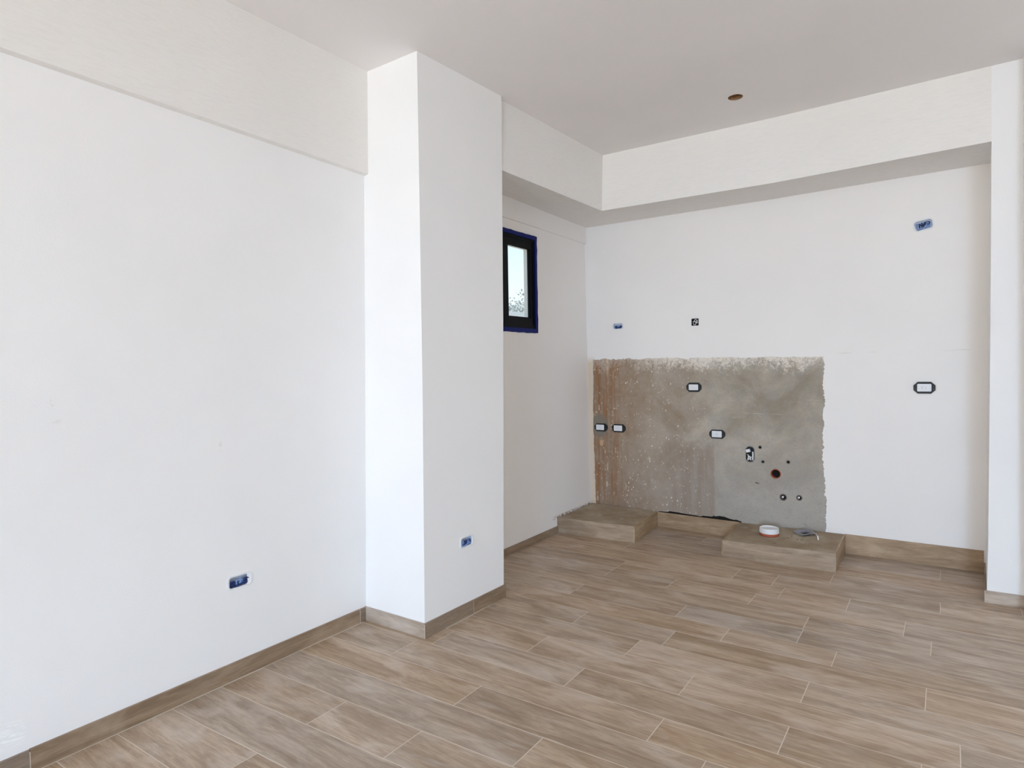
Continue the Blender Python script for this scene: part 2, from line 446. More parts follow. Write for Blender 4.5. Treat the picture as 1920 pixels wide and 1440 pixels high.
def make_glass():
    m = NT('window_glass')
    t = m.t; tr = m.n('ShaderNodeBsdfTransparent'); gl = m.n('ShaderNodeBsdfGlossy'); gl.inputs['Roughness'].default_value = 0.02
    fr = m.n('ShaderNodeFresnel'); fr.inputs[0].default_value = 1.45; mx = m.n('ShaderNodeMixShader')
    ge = m.n('ShaderNodeNewGeometry'); m.l(m.math('MULTIPLY', fr.outputs[0], m.math('SUBTRACT', 1.0, ge.outputs['Backfacing'])), mx.inputs[0]); m.l(tr.outputs[0], mx.inputs[1]); m.l(gl.outputs[0], mx.inputs[2]); m.l(mx.outputs[0], m.out.inputs[0])
    return m.m
M_GLASS = make_glass()

# ------------------------------------------------------------------ room shell
H = 3.0
XE, Y0 = 5.10, -6.50
# recesses cut through the walls: outline, plus the boxes that sit in them later
BOX_L = (1.431, 0.438); BOX_P = (2.519, 0.419)
f_left = columns([(Y0, [(0, .003, Y0), (3, .003, Y0)]), (0.62, [(0, .003, .62), (3, .003, .62)]),
                  (2.20, [(0, -.006, 2.175), (1.365, .020, 2.188), (2.437, .033, 2.20), (3, .035, 2.21)])])
f_pf = columns([(-.08, [(0, -.08, 2.175), (1.362, -.08, 2.188), (2.35, -.08, 2.20), (3, -.08, 2.224)]),
                (0.44, [(0, .4349, 2.175), (1.362, .444, 2.188), (2.35, .439, 2.20), (3, .4195, 2.224)])])
f_ps = columns([(2.175, [(0, .4349, 2.175), (1.362, .444, 2.188), (2.35, .439, 2.20), (3, .4195, 2.224)]),
                (2.87, [(0, .4405, 2.862), (1.666, .4620, 2.875), (3, .450, 2.914)])])
f_win = columns([(2.80, [(0, -.014, 2.80), (3, -.016, 2.80)]), (3.75, [(0, -.016, 3.75), (3, -.020, 3.75)]),
                 (4.88, [(0, -.025, 4.96), (.134, -.023, 4.96), (1.312, -.044, 4.96), (2.374, -.061, 4.96), (3, -.064, 4.96)])])
f_back = lambda s, z: (s, 4.88, z)
f_stub = columns([(2.82, [(0, 2.820, 4.269), (.336, 2.826, 4.269), (1.605, 2.83, 4.269), (2.597, 2.83, 4.269), (3, 2.826, 4.237)]),
                  (3.06, [(0, 3.06, 4.269), (2.597, 3.06, 4.269), (3, 3.06, 4.231)])])
f_stubs = columns([(4.269, [(0, 2.820, 4.269), (.336, 2.826, 4.269), (1.605, 2.83, 4.269), (2.7, 2.83, 4.269)]),
                   (4.90, [(0, 2.841, 4.90), (.142, 2.841, 4.90), (2.7, 2.853, 4.90)])])
f_right = columns([(4.08, [(0, 2.990, 4.08), (3, 2.963, 4.08)]), (4.30, [(0, 2.990, 4.30), (3, 2.962, 4.30)])])

wall_left = sheet('wall_left', f_left, [(Y0, 0), (.62, 0), (2.20, 0), (2.20, 3), (.62, 3), (Y0, 3)],
                  [rrect(.100, .050, .012, *BOX_L)], M_LEFT, extra=grid([.62, 1.1, 1.7, 2.05], [.8, 1.365, 1.9, 2.437]), lip=(-.006, 0, 0))
tag(wall_left, 'long white painted wall with low wood-look skirting, on the left', 'wall', kind='structure')

bm = bmesh.new()   # pillar: front and side faces plus the short return behind it
wall_pillar = sheet('wall_pillar', lambda s, z: f_pf(s, z) if s <= .44 else f_ps(s - .44 + 2.175, z),
                    [(-.08, 0), (.44, 0), (1.135, 0), (1.135, 3), (.44, 3), (-.08, 3)],
                    [rrect(.096, .048, .012, .44 + BOX_P[0] - 2.175, BOX_P[1])], M_WALL,
                    extra=grid([.44], [.4, .8, 1.362, 1.8, 2.35, 2.7]) + grid([.18, .8, 1.0], [.9, 1.362, 1.9, 2.35]), lip=(-.006, 0, 0))
bm.free()
tag(wall_pillar, 'white square pillar projecting from the left wall', 'pillar', kind='structure')
quads('pillar_back', [[(.4405, 2.862, 0), (-.1, 2.87, 0), (-.1, 2.89, 1.666), (.462, 2.875, 1.666)],
                      [(.462, 2.875, 1.666), (-.1, 2.89, 1.666), (-.1, 2.914, 3), (.450, 2.914, 3)]], M_WALL, wall_pillar)

WIN = (3.475, 4.005, 1.655, 2.395)     # opening in the window wall: y0, y1, z0, z1
wall_window = sheet('wall_left_back', f_win, [(2.80, 0), (3.75, 0), (4.88, 0), (4.88, 2.75), (3.75, 2.75), (2.80, 2.75)],
                    [[(WIN[0], WIN[2]), (WIN[1], WIN[2]), (WIN[1], WIN[3]), (WIN[0], WIN[3])]], M_WINW,
                    extra=grid([3.2, 3.75, 4.3, 4.6], [.134, .7, 1.312, 2.374]), lip=(-.012, 0, 0))
tag(wall_window, 'white wall beyond the pillar holding the small window', 'wall', kind='structure')

# finish coat of the back wall with a ragged hole over the bare plaster
def ragged(p0, p1, n, amp, normal, big=0.0):
    out = []; n = int(n * 1.8); w0 = 0; w1 = 0; nxt = 0
    for i in range(n):
        if i >= nxt: w0, w1 = w1, random.uniform(-big, big); st = nxt; nxt = i + random.choice((2, 4, 7, 10))
        u = (i - st) / max(1, nxt - st); u = u * u * (3 - 2 * u)
        t = (i + random.uniform(-.3, .3)) / n if i else 0
        w = w0 + (w1 - w0) * u + random.uniform(-amp, amp) * random.choice((.3, .5, 1))
        out.append((p0[0] + (p1[0] - p0[0]) * t + normal[0] * w, p0[1] + (p1[1] - p0[1]) * t + normal[1] * w))
    return out
hole = (ragged((.024, .118), (1.912, .118), 4, 0, (0, 1)) + ragged((1.912, .118), (1.888, .72), 44, .007, (1, 0), .008)
        + ragged((1.888, .72), (1.896, 1.424), 46, .006, (1, 0), .009)
        + ragged((1.896, 1.424), (.95, 1.431), 70, .005, (0, 1), .004) + ragged((.95, 1.431), (.012, 1.436), 60, .006, (0, 1), .009)
        + ragged((.012, 1.436), (.004, .80), 30, .004, (1, 0), .003) + ragged((.004, .80), (.024, .118), 30, .005, (1, 0), .004))
B_A = (.260, 1.724); B_Q = (.9465, 1.723); B_R = (2.498, 2.2885)
def rot(pts, a, cx, cy):
    c, s = math.cos(a), math.sin(a)
    return [(cx + (x - cx) * c - (y - cy) * s, cy + (x - cx) * s + (y - cy) * c) for x, y in pts]
BR_ROT = math.radians(9)
wall_back = sheet('wall_back', f_back, [(-.09, 0), (2.90, 0), (2.90, 2.70), (-.09, 2.70)],
                  [hole, rrect(.086, .046, .014, *B_A), rrect(.052, .052, .004, *B_Q), rot(rrect(.10, .062, .018, *B_R), BR_ROT, *B_R)],
                  M_BACK, lip=(0, .006, 0))
tag(wall_back, 'white back wall of the kitchen niche around bare plaster', 'wall', kind='structure')
DR = (1.5605, .533, .034); JB = (1.372, .6705)
PIPES = [(1.447, .7295, .0125), (1.468, .6185, .012), (1.650, .630, .013)]
VALVES = [(1.6135, .3585, .026), (1.726, .3665, .021)]
pl_bot = [(.0, .10), (.60, .10), (.62, .131), (.70, .134), (.71, .142), (.80, .140), (.86, .136), (.95, .1345), (.97, .130), (1.0, .139), (1.075, .141), (1.08, .150), (1.10, .147), (1.13, .154),
          (1.17, .153), (1.21, .142), (1.25, .137), (1.26, .141), (1.30, .133), (1.32, .10), (1.94, .10)]
bare = sheet('bare_plaster', lambda s, z: (s, 4.884, z), pl_bot + [(1.94, 1.46), (-.03, 1.46), (-.03, .10)],
             [circle(DR[2], DR[0], DR[1], 36), rrect(.060, .116, .026, *JB)] + [circle(r, a, b, 20) for a, b, r in PIPES] + [circle(r, a, b, 24) for a, b, r in VALVES],
             M_PLASTER, wall_back, lip=(0, .012, 0))
bare['label'] = 'bare grey-brown cement plaster with paint splashes and rusty drips'
bm = bmesh.new(); box(bm, .60, 1.34, 4.893, 4.90, .09, .20)
mesh_obj('gap_shade_strip', bm, M_DARK, wall_back)  # dark strip painting in the shade behind the plaster's ragged foot
bm = bmesh.new()
ch = [(1.409, .454), (1.413, .447), (1.421, .442), (1.428, .445), (1.436, .444), (1.443, .447), (1.438, .450), (1.428, .451), (1.420, .456)]
va = [bm.verts.new((x, 4.8836, z)) for x, z in ch]; vb = [bm.verts.new((x, 4.8860, z)) for x, z in ch]
bm.faces.new(va); [bm.faces.new((va[i], va[(i + 1) % 9], vb[(i + 1) % 9], vb[i])) for i in range(9)]
mesh_obj('plaster_chip', bm, M_MORTAR, wall_back)['label'] = 'small dark chip in the plaster'

wall_stub = sheet('wall_right_back', f_stub, [(2.82, 0), (3.06, 0), (3.06, 3), (2.82, 3)], [], M_WALL, extra=grid([2.82, 3.06], [.336, 1.605, 2.597]))
tag(wall_stub, 'narrow white wall return closing the niche at right', 'wall', kind='structure')
sheet('niche_side', f_stubs, [(4.269, 0), (4.90, 0), (4.90, 2.7), (4.269, 2.7)], [], M_WALL, wall_stub, extra=grid([4.269, 4.90], [.336, 1.605]))
wall_right = sheet('wall_right', f_right, [(4.08, 0), (4.30, 0), (4.30, 3), (4.08, 3)], [], M_WALL)
quads('wall_return', [[(2.990, 4.08, 0), (XE, 4.08, 0), (XE, 4.08, 3), (2.963, 4.08, 3)], [(XE, 4.08, 0), (XE, 3.8, 0), (XE, 3.8, 3), (XE, 4.08, 3)],
       [(XE, 2.3, 0), (XE, Y0, 0), (XE, Y0, 3), (XE, 2.3, 3)], [(XE, 3.8, 2.5), (XE, 2.3, 2.5), (XE, 2.3, 3), (XE, 3.8, 3)]], M_WALL, wall_right)
tag(wall_right, 'white side wall at the right edge of the picture', 'wall', kind='structure')
wall_front = sheet('wall_front', lambda s, z: (s, Y0, z), [(-.1, 0), (.30, 0), (.30, 2.5), (4.95, 2.5), (4.95, 0), (XE, 0), (XE, 3), (-.1, 3)], [], M_WALL)
tag(wall_front, 'white wall behind the viewpoint with the wide balcony opening', 'wall', kind='structure')

LAMP = (1.573, 3.785)
ceiling = sheet('ceiling', lambda s, t: (s, t, H), [(-.15, Y0), (XE, Y0), (XE, 5.0), (-.15, 5.0)],
                [circle(.043, *LAMP, 32)], M_CEIL)
tag(ceiling, 'flat greyish white ceiling with one open lamp box', 'ceiling', kind='structure')
bm = bmesh.new(); box(bm, -.10, XE + .3, -8.4, 5.4, H + .07, H + .25); roof = mesh_obj('roof_slab', bm, M_EXT)  # runs past the rear wall: unseen overhang added to block the sun
tag(roof, 'concrete slab above the room with an added overhang blocking the sun behind', 'roof', kind='structure')

# dropped strip along the left wall
SB = quads('ceiling_beam', [
    [(.03, Y0, 2.49), (.035, .617, 2.488), (.057, .617, 3.0), (.057, Y0, 3.0)],
    [(.035, .617, 2.488), (.063, 2.21, 2.443), (.053, 2.235, 3.0), (.057, .617, 3.0)],
    [(.03, Y0, 2.49), (-.03, Y0, 2.485), (.003, .617, 2.4835), (.035, .617, 2.488)],
    [(.035, .617, 2.488), (-.002, .617, 2.4835), (.028, 2.21, 2.4365), (.063, 2.21, 2.443)]], M_BEAM)
tag(SB, 'shallow white beam strip high along the left wall', 'beam', kind='structure')
# L-shaped dropped beam of the niche
LB = quads('ceiling_beam', [
    [(.438, 2.80, 2.566), (.436, 4.245, 2.580), (.453, 4.236, 3.0), (.414, 2.80, 3.0)],
    [(.436, 4.245, 2.580), (1.684, 4.269, 2.575), (1.686, 4.266, 3.0), (.453, 4.236, 3.0)],
    [(1.684, 4.269, 2.575), (2.83, 4.269, 2.597), (2.826, 4.237, 3.0), (1.686, 4.266, 3.0)],
    [(.438, 2.80, 2.566), (-.07, 2.80, 2.640), (-.09, 4.95, 2.629), (.436, 4.245, 2.580)],
    [(.436, 4.245, 2.580), (-.09, 4.95, 2.629), (1.552, 4.95, 2.622), (1.684, 4.269, 2.575)],
    [(1.684, 4.269, 2.575), (1.552, 4.95, 2.622), (2.87, 4.95, 2.631), (2.86, 4.269, 2.597), (2.83, 4.269, 2.597)]], M_BEAM)
tag(LB, 'deep white L-shaped ceiling beam around the kitchen niche', 'beam', kind='structure')
# thin proud band above the window
bm = bmesh.new()
a, b = 2.80, 4.90
for a, b in ((2.80, 3.75), (3.75, 4.90)):
    za = 2.470 + .0043 * (a - 2.8); zb = 2.470 + .0043 * (b - 2.8)
    p = lambda y, z, o: (f_win(y, z)[0] + o, y, z)
    v = [bm.verts.new(q) for q in (p(a, za, .018), p(b, zb, .018), p(b, 2.66, .018), p(a, 2.66, .018), p(a, za, -.01), p(b, zb, -.01))]
    bm.faces.new((v[0], v[1], v[2], v[3])); bm.faces.new((v[4], v[5], v[1], v[0]))
tr1 = mesh_obj('trim_1', bm, M_WINW)
tag(tr1, 'flat white plaster band running above the small window', 'trim', kind='structure')

# ------------------------------------------------------------------ floor of wood-look tiles
S = 1.07
LP = {0: [(.013, .656)], 1: [(.010, .843)], 2: [(.016, 1.036), (.543, 1.059)], 3: [(.021, 1.233), (.540, 1.261), (.923, 1.275)],
      4: [(.010, 1.427), (.534, 1.449), (.922, 1.463), (1.308, 1.480)], 5: [(.013, 1.618), (.906, 1.657), (1.305, 1.665)],
      6: [(.005, 1.802), (.910, 1.824), (1.612, 1.854), (1.818, 1.849)], 7: [(.004, 1.999), (.476, 1.992), (1.192, 2.017), (1.621, 2.013), (2.004, 2.017)],
      8: [(.420, 2.172), (.475, 2.165), (.897, 2.189), (1.187, 2.191), (1.598, 2.202), (2.002, 2.197), (2.397, 2.217)],
      9: [(.423, 2.376), (.891, 2.366), (1.279, 2.381), (1.601, 2.381), (2.005, 2.405)],
      10: [(.420, 2.557), (.915, 2.572), (1.283, 2.554), (2.007, 2.581), (2.393, 2.592)],
      11: [(.416, 2.739), (.915, 2.726), (1.594, 2.755), (2.060, 2.770), (2.400, 2.790)],
      12: [(.704, 2.909), (1.321, 2.915), (1.594, 2.927), (1.889, 2.938)], 13: [(.703, 3.081), (1.315, 3.105), (1.889, 3.108), (2.403, 3.114)],
      14: [(.733, 3.291), (1.128, 3.292), (1.586, 3.287), (1.889, 3.272), (2.406, 3.279)], 15: [(.726, 3.460), (1.129, 3.470), (1.587, 3.459), (2.030, 3.476)],
      16: [(1.402, 3.636), (1.621, 3.654), (2.035, 3.656), (2.434, 3.669)], 17: [(1.400, 3.866), (1.629, 3.872), (2.434, 3.854)],
      18: [(.64, 3.93 / S), (1.767, 4.27 / S + .06)], 19: [(2.43, 4.26)], 20: [(2.43, 4.46)], 21: [(2.43, 4.66)]}
LP[18] = [(1.2, 4.062)]
lines = {}
for k, pts in LP.items():
    if len(pts) < 2: lines[k] = (pts[0][1], 0.02 if k < 3 else 0.0, pts[0][0]); continue
    mx = sum(p[0] for p in pts) / len(pts); my = sum(p[1] for p in pts) / len(pts)
    sxx = sum((p[0] - mx) ** 2 for p in pts); sl = sum((p[0] - mx) * (p[1] - my) for p in pts) / sxx
    lines[k] = (my, sl, mx)
for k in range(-1, -40, -1): lines[k] = (lines[0][0] + .193 * k, .018, 0.013)
def ly(k, x):        # y of joint line k at world x
    a, sl, m = lines[k]; return (a + sl * (x / S - m)) * S
J = {-12: [1.3], -11: [.7, 1.9], -10: [1.5], -9: [.4, 1.2, 2.3], -8: [.9, 2.0], -7: [1.6], -6: [.5, 1.4, 2.4], -5: [1.1, 2.1], -4: [.3, 1.7], -3: [.8, 1.9], -2: [1.25, 2.3],
     -1: [.35, 1.5], 0: [.95, 2.1], 1: [.543, 1.65], 2: [1.12, 2.2], 3: [.537, .922, 2.0], 4: [1.306, 2.42], 5: [.908, 1.818], 6: [.39, 1.614], 7: [.4755, 1.19, 2.003, 2.397],
     8: [.894, 1.60, 2.50], 9: [1.281, 2.006], 10: [.915, 1.384, 2.397], 11: [1.594, 2.06], 12: [.7035, 1.318, 1.893], 13: [1.889, 2.405], 14: [.73, 1.128, 1.587], 15: [.73, 1.7, 2.032],
     16: [1.401, 1.625, 2.434], 17: [.592, 1.9], 18: [.47, 1.645], 19: [1.0, 2.43], 20: [.6, 1.7]}
bm = bmesh.new(); box(bm, -.15, XE, Y0 - .1, 5.0, -.12, -.0004)
floor = mesh_obj('floor', bm, M_GROUT)
tag(floor, 'beige-grey wood-look plank tile floor with pale grout', 'floor', kind='structure')
G = .0017
for k in range(-35, 21):
    if k in J: j = J[k]
    else: j = [random.uniform(.3, .9), random.uniform(1.3, 2.2)]
    if k < 18: j = j + [j[-1] + random.uniform(.7, 1.0)]; j = j + [j[-1] + random.uniform(.6, .95)]
    lft = (.0165 if k < 4 else .0115 if k < 7 else -.10 if k == 7 else .4545 if k < 10 else -.10)
    xs = [lft / S] + [q for q in j if lft / S + .02 < q < 4.8] + [(3.10 if k >= 18 else XE) / S]
    for a, b in zip(xs, xs[1:]):
        xa, xb = a * S + G, b * S - G
        if k >= 18 and xa > 3: continue
        dz = random.uniform(-.00015, .0002)
        poly = [(xa, ly(k, xa) + G), (xb, ly(k, xb) + G), (xb, ly(k + 1, xb) - G), (xa, ly(k + 1, xa) - G)]
        if poly[0][1] < Y0 - .2: continue
        cx = sum(p[0] for p in poly) / 4; cy = sum(p[1] for p in poly) / 4
        bm = bmesh.new(); prism(bm, [(p[0] - cx, p[1] - cy) for p in poly], -.006, 0, .0003)
        t = mesh_obj('tile', bm, M_TILE, floor); t.location = (cx, cy, dz)

# ------------------------------------------------------------------ skirting
def skirt(parent, p0, p1, h0, h1, th=.010, gap=.0012, name='tile', mat=None):
    """tile on edge from p0 to p1 (front face line, left to right seen from the room); thickness goes behind"""
    a = Vector((p0[0], p0[1], 0)); b = Vector((p1[0], p1[1], 0)); L = (b - a).length; d = (b - a) / L
    bm = bmesh.new(); g = gap
    vs_ = []
    for (x, h) in ((g, h0), (L - g, h1)):
        vs_.append([bm.verts.new(q) for q in ((x, 0, 0), (x, 0, h - .0015), (x, .0015, h), (x, th, h), (x, th, 0))])
    A, B = vs_
    for i in range(5):
        j = (i + 1) % 5; bm.faces.new((A[i], B[i], B[j], A[j]))
    bm.faces.new(list(reversed(A))); bm.faces.new(B)
    bmesh.ops.recalc_face_normals(bm, faces=bm.faces)
    o = mesh_obj(name, bm, mat or M_SKIRT, parent)
    if gap:
        bm = bmesh.new(); h = min(h0, h1) - .001; box(bm, -gap, gap * .9, .0004, th, 0, h); jt = mesh_obj('grout_joint', bm, M_GROUT, parent); jt.location = a; jt.rotation_euler = (0, 0, math.atan2(d.y, d.x))
    o.location = a; o.rotation_euler = (0, 0, math.atan2(d.y, d.x)); return o
def sk_root(name, label):
    o = bpy.data.objects.new(name, None); COL.objects.link(o); return tag(o, label, 'skirting', kind='structure')
r = sk_root('baseboard_left', 'wood-look tile skirting along the left wall')
skirt(r, (.013, Y0), (.013, -2.0), .080, .080); skirt(r, (.013, -2.0), (.013, -.574), .080, .080); skirt(r, (.013, -.574), (.013, .626), .080, .080)
skirt(r, (.013, .626), (.004, 2.124), .0815, .0745, .012); skirt(r, (.004, 2.126), (.004, 2.176), .0745, .074, .012)
r = sk_root('baseboard_pillar', 'wood-look tile skirting around the pillar foot')
skirt(r, (.0045, 2.165), (.445, 2.165), .074, .0775, .012, mat=M_TILE)  # front piece in lighter floor tile, painting in the light it faces
skirt(r, (.445, 2.1665), (.4485, 2.564), .0775, .075, .012); skirt(r, (.4485, 2.564), (.451, 2.872), .075, .073, .012)
r = sk_root('baseboard_left_back', 'wood-look tile skirting below the small window')
skirt(r, (-.006, 2.85), (-.010, 4.262), .055, .055)
r = sk_root('baseboard_back', 'taller ochre tile skirting at the foot of the back wall')
skirt(r, (.612, 4.872), (1.29, 4.872), .126, .126, .009, mat=M_OCHRE); skirt(r, (2.03, 4.872), (2.832, 4.872), .138, .142, .009, mat=M_OCHRE)
r = sk_root('baseboard_right', 'wood-look tile skirting of the wall beyond the right edge')
skirt(r, (2.99, 4.068), (4.3, 4.068), .07, .07); skirt(r, (4.3, 4.068), (5.08, 4.068), .07, .07)
r = sk_root('baseboard_right_back', 'wood-look tile skirting under the right wall return')
skirt(r, (2.812, 4.259), (3.02, 4.259), .069, .0715, .012, mat=M_TILE); skirt(r, (2.831, 4.87), (2.8125, 4.262), .066, .066, .008)  # front piece uses the lighter tile to paint in frontal light

# ------------------------------------------------------------------ window
w = bpy.data.objects.new('window_1', None); COL.objects.link(w); w.location = (-.03, 3.74, 1.655)
tag(w, 'small black-framed window edged with blue masking film', 'window', kind='structure')
def ring(name, x0, x1, yo, zo, yi, zi, mat, parent=w, jit=0.0):
    """rectangular frame from outer (yo,zo) to inner (yi,zi), front face at x1"""
    bm = bmesh.new()
    O = [(yo[0], zo[0]), (yo[1], zo[0]), (yo[1], zo[1]), (yo[0], zo[1])]; I = [(yi[0], zi[0]), (yi[1], zi[0]), (yi[1], zi[1]), (yi[0], zi[1])]
    if jit:
        n = 14
        def sub(L, j):
            out = []
            for i in range(4):
                a, b = L[i], L[(i + 1) % 4]
                for q in range(n):
                    t = q / n; out.append((a[0] + (b[0] - a[0]) * t + (random.uniform(-j, j)), a[1] + (b[1] - a[1]) * t + random.uniform(-j, j)))
            return out
        O, I = sub(O, jit), sub(I, 0)
    vo1 = [bm.verts.new((x1, *p)) for p in O]; vi1 = [bm.verts.new((x1, *p)) for p in I]
    vo0 = [bm.verts.new((x0, *p)) for p in O]; vi0 = [bm.verts.new((x0, *p)) for p in I]
    n = len(O)
    for i in range(n):
        j = (i + 1) % n
        bm.faces.new((vo1[i], vo1[j], vi1[j], vi1[i])); bm.faces.new((vo0[j], vo0[i], vi0[i], vi0[j]))
        bm.faces.new((vi1[i], vi1[j], vi0[j], vi0[i])); bm.faces.new((vo1[j], vo1[i], vo0[i], vo0[j]))
    bmesh.ops.recalc_face_normals(bm, faces=bm.faces)
    o = mesh_obj(name, bm, mat, parent)
    if parent is w: o.matrix_parent_inverse = Matrix.Translation(w.location).inverted()
    return o
ring('window_frame', -.070, -.028, (3.49, 3.992), (1.668, 2.382), (3.53, 3.965), (1.705, 2.350), M_ALU)
ring('sash', -.064, -.033, (3.53, 3.965), (1.705, 2.350), (3.637, 3.940), (1.764, 2.297), M_ALU)
ring('glazing_bead', -.056, -.044, (3.63, 3.947), (1.757, 2.304), (3.640, 3.937), (1.767, 2.294), M_ALU)
ring('masking_film', -.032, -.0170, (3.462, 4.014), (1.645, 2.402), (3.500, 3.982), (1.678, 2.372), M_BLUE, jit=.003)
ring('window_reveal', -.100, -.066, (3.30, 4.15), (1.50, 2.55), (3.637, 3.944), (1.762, 2.300), M_EXT)
bm = bmesh.new(); box(bm, -.054, -.050, 3.632, 3.946, 1.758, 2.302)
g = mesh_obj('pane', bm, M_GLASS, w); g.matrix_parent_inverse = Matrix.Translation(w.location).inverted()

# ------------------------------------------------------------------ outside
bm = bmesh.new(); box(bm, -60, 60, -60, 80, -.6, -.5)
gr = mesh_obj('ground', bm, simple('dry_ground', lin(176, 166, 148), 0.95)); tag(gr, 'pale dry ground outside the building', 'ground', kind='structure')
bm = bmesh.new(); box(bm, -12.5, -8, 10.5, 19, -.5, 2.62); box(bm, -12.6, -7.9, 10.4, 19.1, 2.62, 2.99)
hs = mesh_obj('house', bm, M_EXT); tag(hs, 'low white house with flat roof seen through the small window', 'building')
bm = bmesh.new()
for yy in (12.0, 14.2, 16.4): box(bm, -7.99, -7.95, yy, yy + .9, 1.0, 2.1)
mesh_obj('window', bm, simple('house_window', lin(60, 70, 80), 0.2), hs)['kind'] = 'stuff'
M_LEAF = simple('haze_pale_leaves', lin(196, 204, 202), 0.7, var=0.25)  # leaf colour paled to paint in overexposed backlit haze
tree = empty('tree', (-15.9, 26.6, -.5), 'hazy grey-green tree behind the white house, through the small window', 'tree')
bm = bmesh.new(); tube(bm, [(0, 0, 0), (.1, 0, 1.6), (0, .1, 3.2)], [.28, .2, .12], 10)
for k in range(6):
    a = k * 1.05; tube(bm, [(0, .05, 2.4), (1.0 * math.cos(a), 1.0 * math.sin(a), 3.5), (1.7 * math.cos(a), 1.7 * math.sin(a), 4.4)], [.1, .06, .03], 6)
mesh_obj('trunk', bm, simple('tree_bark', lin(110, 98, 84), 0.9), tree)
bm = bmesh.new()
blobs = [(Vector((random.uniform(-2.4, 2.4), random.uniform(-2.4, 2.4), random.uniform(3.6, 5.3))), random.uniform(.5, .95)) for _ in range(34)]
for c, rad in blobs:
    for _ in range(220):
        d = Vector((random.gauss(0, 1), random.gauss(0, 1), random.gauss(0, 1))).normalized() * rad * random.uniform(.6, 1.05)
        p = c + d; s = random.uniform(.04, .085); a = Vector((random.gauss(0, 1), random.gauss(0, 1), random.gauss(0, 1))).normalized(); b = a.orthogonal().normalized()
        bm.faces.new([bm.verts.new(q) for q in (p - a * s, p + b * s * .5, p + a * s, p - b * s * .5)])
mesh_obj('foliage', bm, M_LEAF, tree)['kind'] = 'stuff'

# ------------------------------------------------------------------ tiled plinths
def plinth(label, corners, tops):
    """corners fl, fr, br, bl on the floor; tops: heights"""
    (fl, fr, br, bl), (h0, h1, h2, h3) = corners, tops
    o = empty('plinth', (fl[0], fl[1], 0), label, 'plinth')
    inv = Matrix.Translation(o.location).inverted()
    bm = bmesh.new()
    e = .009
    prism(bm, [(fl[0] + e, fl[1] + e, h0), (fr[0] - e, fr[1] + e, h1), (br[0] - e, br[1], h2), (bl[0] + e, bl[1], h3)], 0.0005, 0)
    t = mesh_obj('screed_core', bm, M_SCREED, o); t.matrix_parent_inverse = inv; t['label'] = 'dusty cement top'
    for (p0, p1, a, b) in ((fl, fr, h0, h1), (fr, br, h1, h2), (bl, fl, h3, h0)):
        if p0 == bl and fl[0] < 0.1: continue
        q = skirt(o, p0, p1, a + .0015, b + .0015, .009, .0, 'front_tile' if p0 == fl else 'side_tile', M_OCHRE)
        q.matrix_parent_inverse = inv
    return o
plinth('low tiled cement plinth in the back left corner under the window wall', [(-.020, 4.263), (.652, 4.308), (.613, 4.8705), (-.020, 4.8705)], (.1225, .130, .127, .134))
plinth('low tiled cement plinth carrying the round cap and metal grate', [(1.304, 4.351), (2.038, 4.375), (2.034, 4.8705), (1.289, 4.8705)], (.111, .1245, .137, .125))

# ------------------------------------------------------------------ things on the right plinth
cap = empty('drain_cover', (1.567, 4.632, .1232), 'round white drain cover on a terracotta ring lying on the right-hand plinth', 'drain cover')
bm = bmesh.new(); lathe(bm, [(0, 0), (.068, 0), (.0685, .004), (.066, .020), (.062, .020), (0, .018)], 40)
mesh_obj('collar', bm, M_ORANGE, cap, True)['label'] = 'terracotta-orange lower ring'
bm = bmesh.new(); lathe(bm, [(.0, .016), (.066, .016), (.067, .020), (.067, .050), (.064, .053), (.061, .052), (.059, .046), (.0, .044)], 40)
mesh_obj('white_cap', bm, M_WHITEP, cap)['label'] = 'white cap with raised rim'

gr_ = empty('metal_grate', (1.788, 4.755, .129), 'square grey metal drain frame with a dark hole, lying on the right-hand plinth', 'metal frame')
bm = bmesh.new(); hw = .059; hi = .026; N = 6
def gz(u, v): return .010 + .010 * (u / hw) ** 2 + .004 * (v / hw)
for side in (0, 1):
    pass
def ringpt(s, q, h):
    c = [(-1, -1), (1, -1), (1, 1), (-1, 1)]; a, b = c[s], c[(s + 1) % 4]; return ((a[0] + (b[0] - a[0]) * q) * h, (a[1] + (b[1] - a[1]) * q) * h)
O = [ringpt(s, q / N, hw) for s in range(4) for q in range(N)]; I = [ringpt(s, q / N, hi) for s in range(4) for q in range(N)]
vt = [[bm.verts.new((p[0], p[1], gz(*p) + dz)) for p in L] for L, dz in ((O, 0), (I, 0), (I, -.008), (O, -.004))]
for A, B in ((0, 1), (1, 2), (2, 3), (3, 0)):
    for i in range(len(O)):
        j = (i + 1) % len(O); bm.faces.new((vt[A][i], vt[A][j], vt[B][j], vt[B][i]))
bmesh.ops.recalc_face_normals(bm, faces=bm.faces)
o = mesh_obj('frame', bm, M_GREYM, gr_); o.rotation_euler = (0, 0, math.radians(-48))
bm = bmesh.new(); box(bm, -hi, hi, -hi, hi, .0005, .002)
o = mesh_obj('hole_shade_plate', bm, M_DARK, gr_); o.rotation_euler = (0, 0, math.radians(-48)); o['label'] = 'dark plate painting in the shade of the square opening'  # dark plate stands in for shade inside the frame
bm = bmesh.new(); tube(bm, [(1.766, 4.862, .178), (1.800, 4.790, .173), (1.845, 4.710, .168), (1.872, 4.672, .163), (1.886, 4.655, .152), (1.890, 4.650, .128)], [.0026, .0026, .003, .0042, .0046, .0046], 10)
rod = mesh_obj('metal_rod', bm, M_STEEL); tag(rod, 'thin bent steel rod leaning over the grey metal frame on the plinth', 'rod')
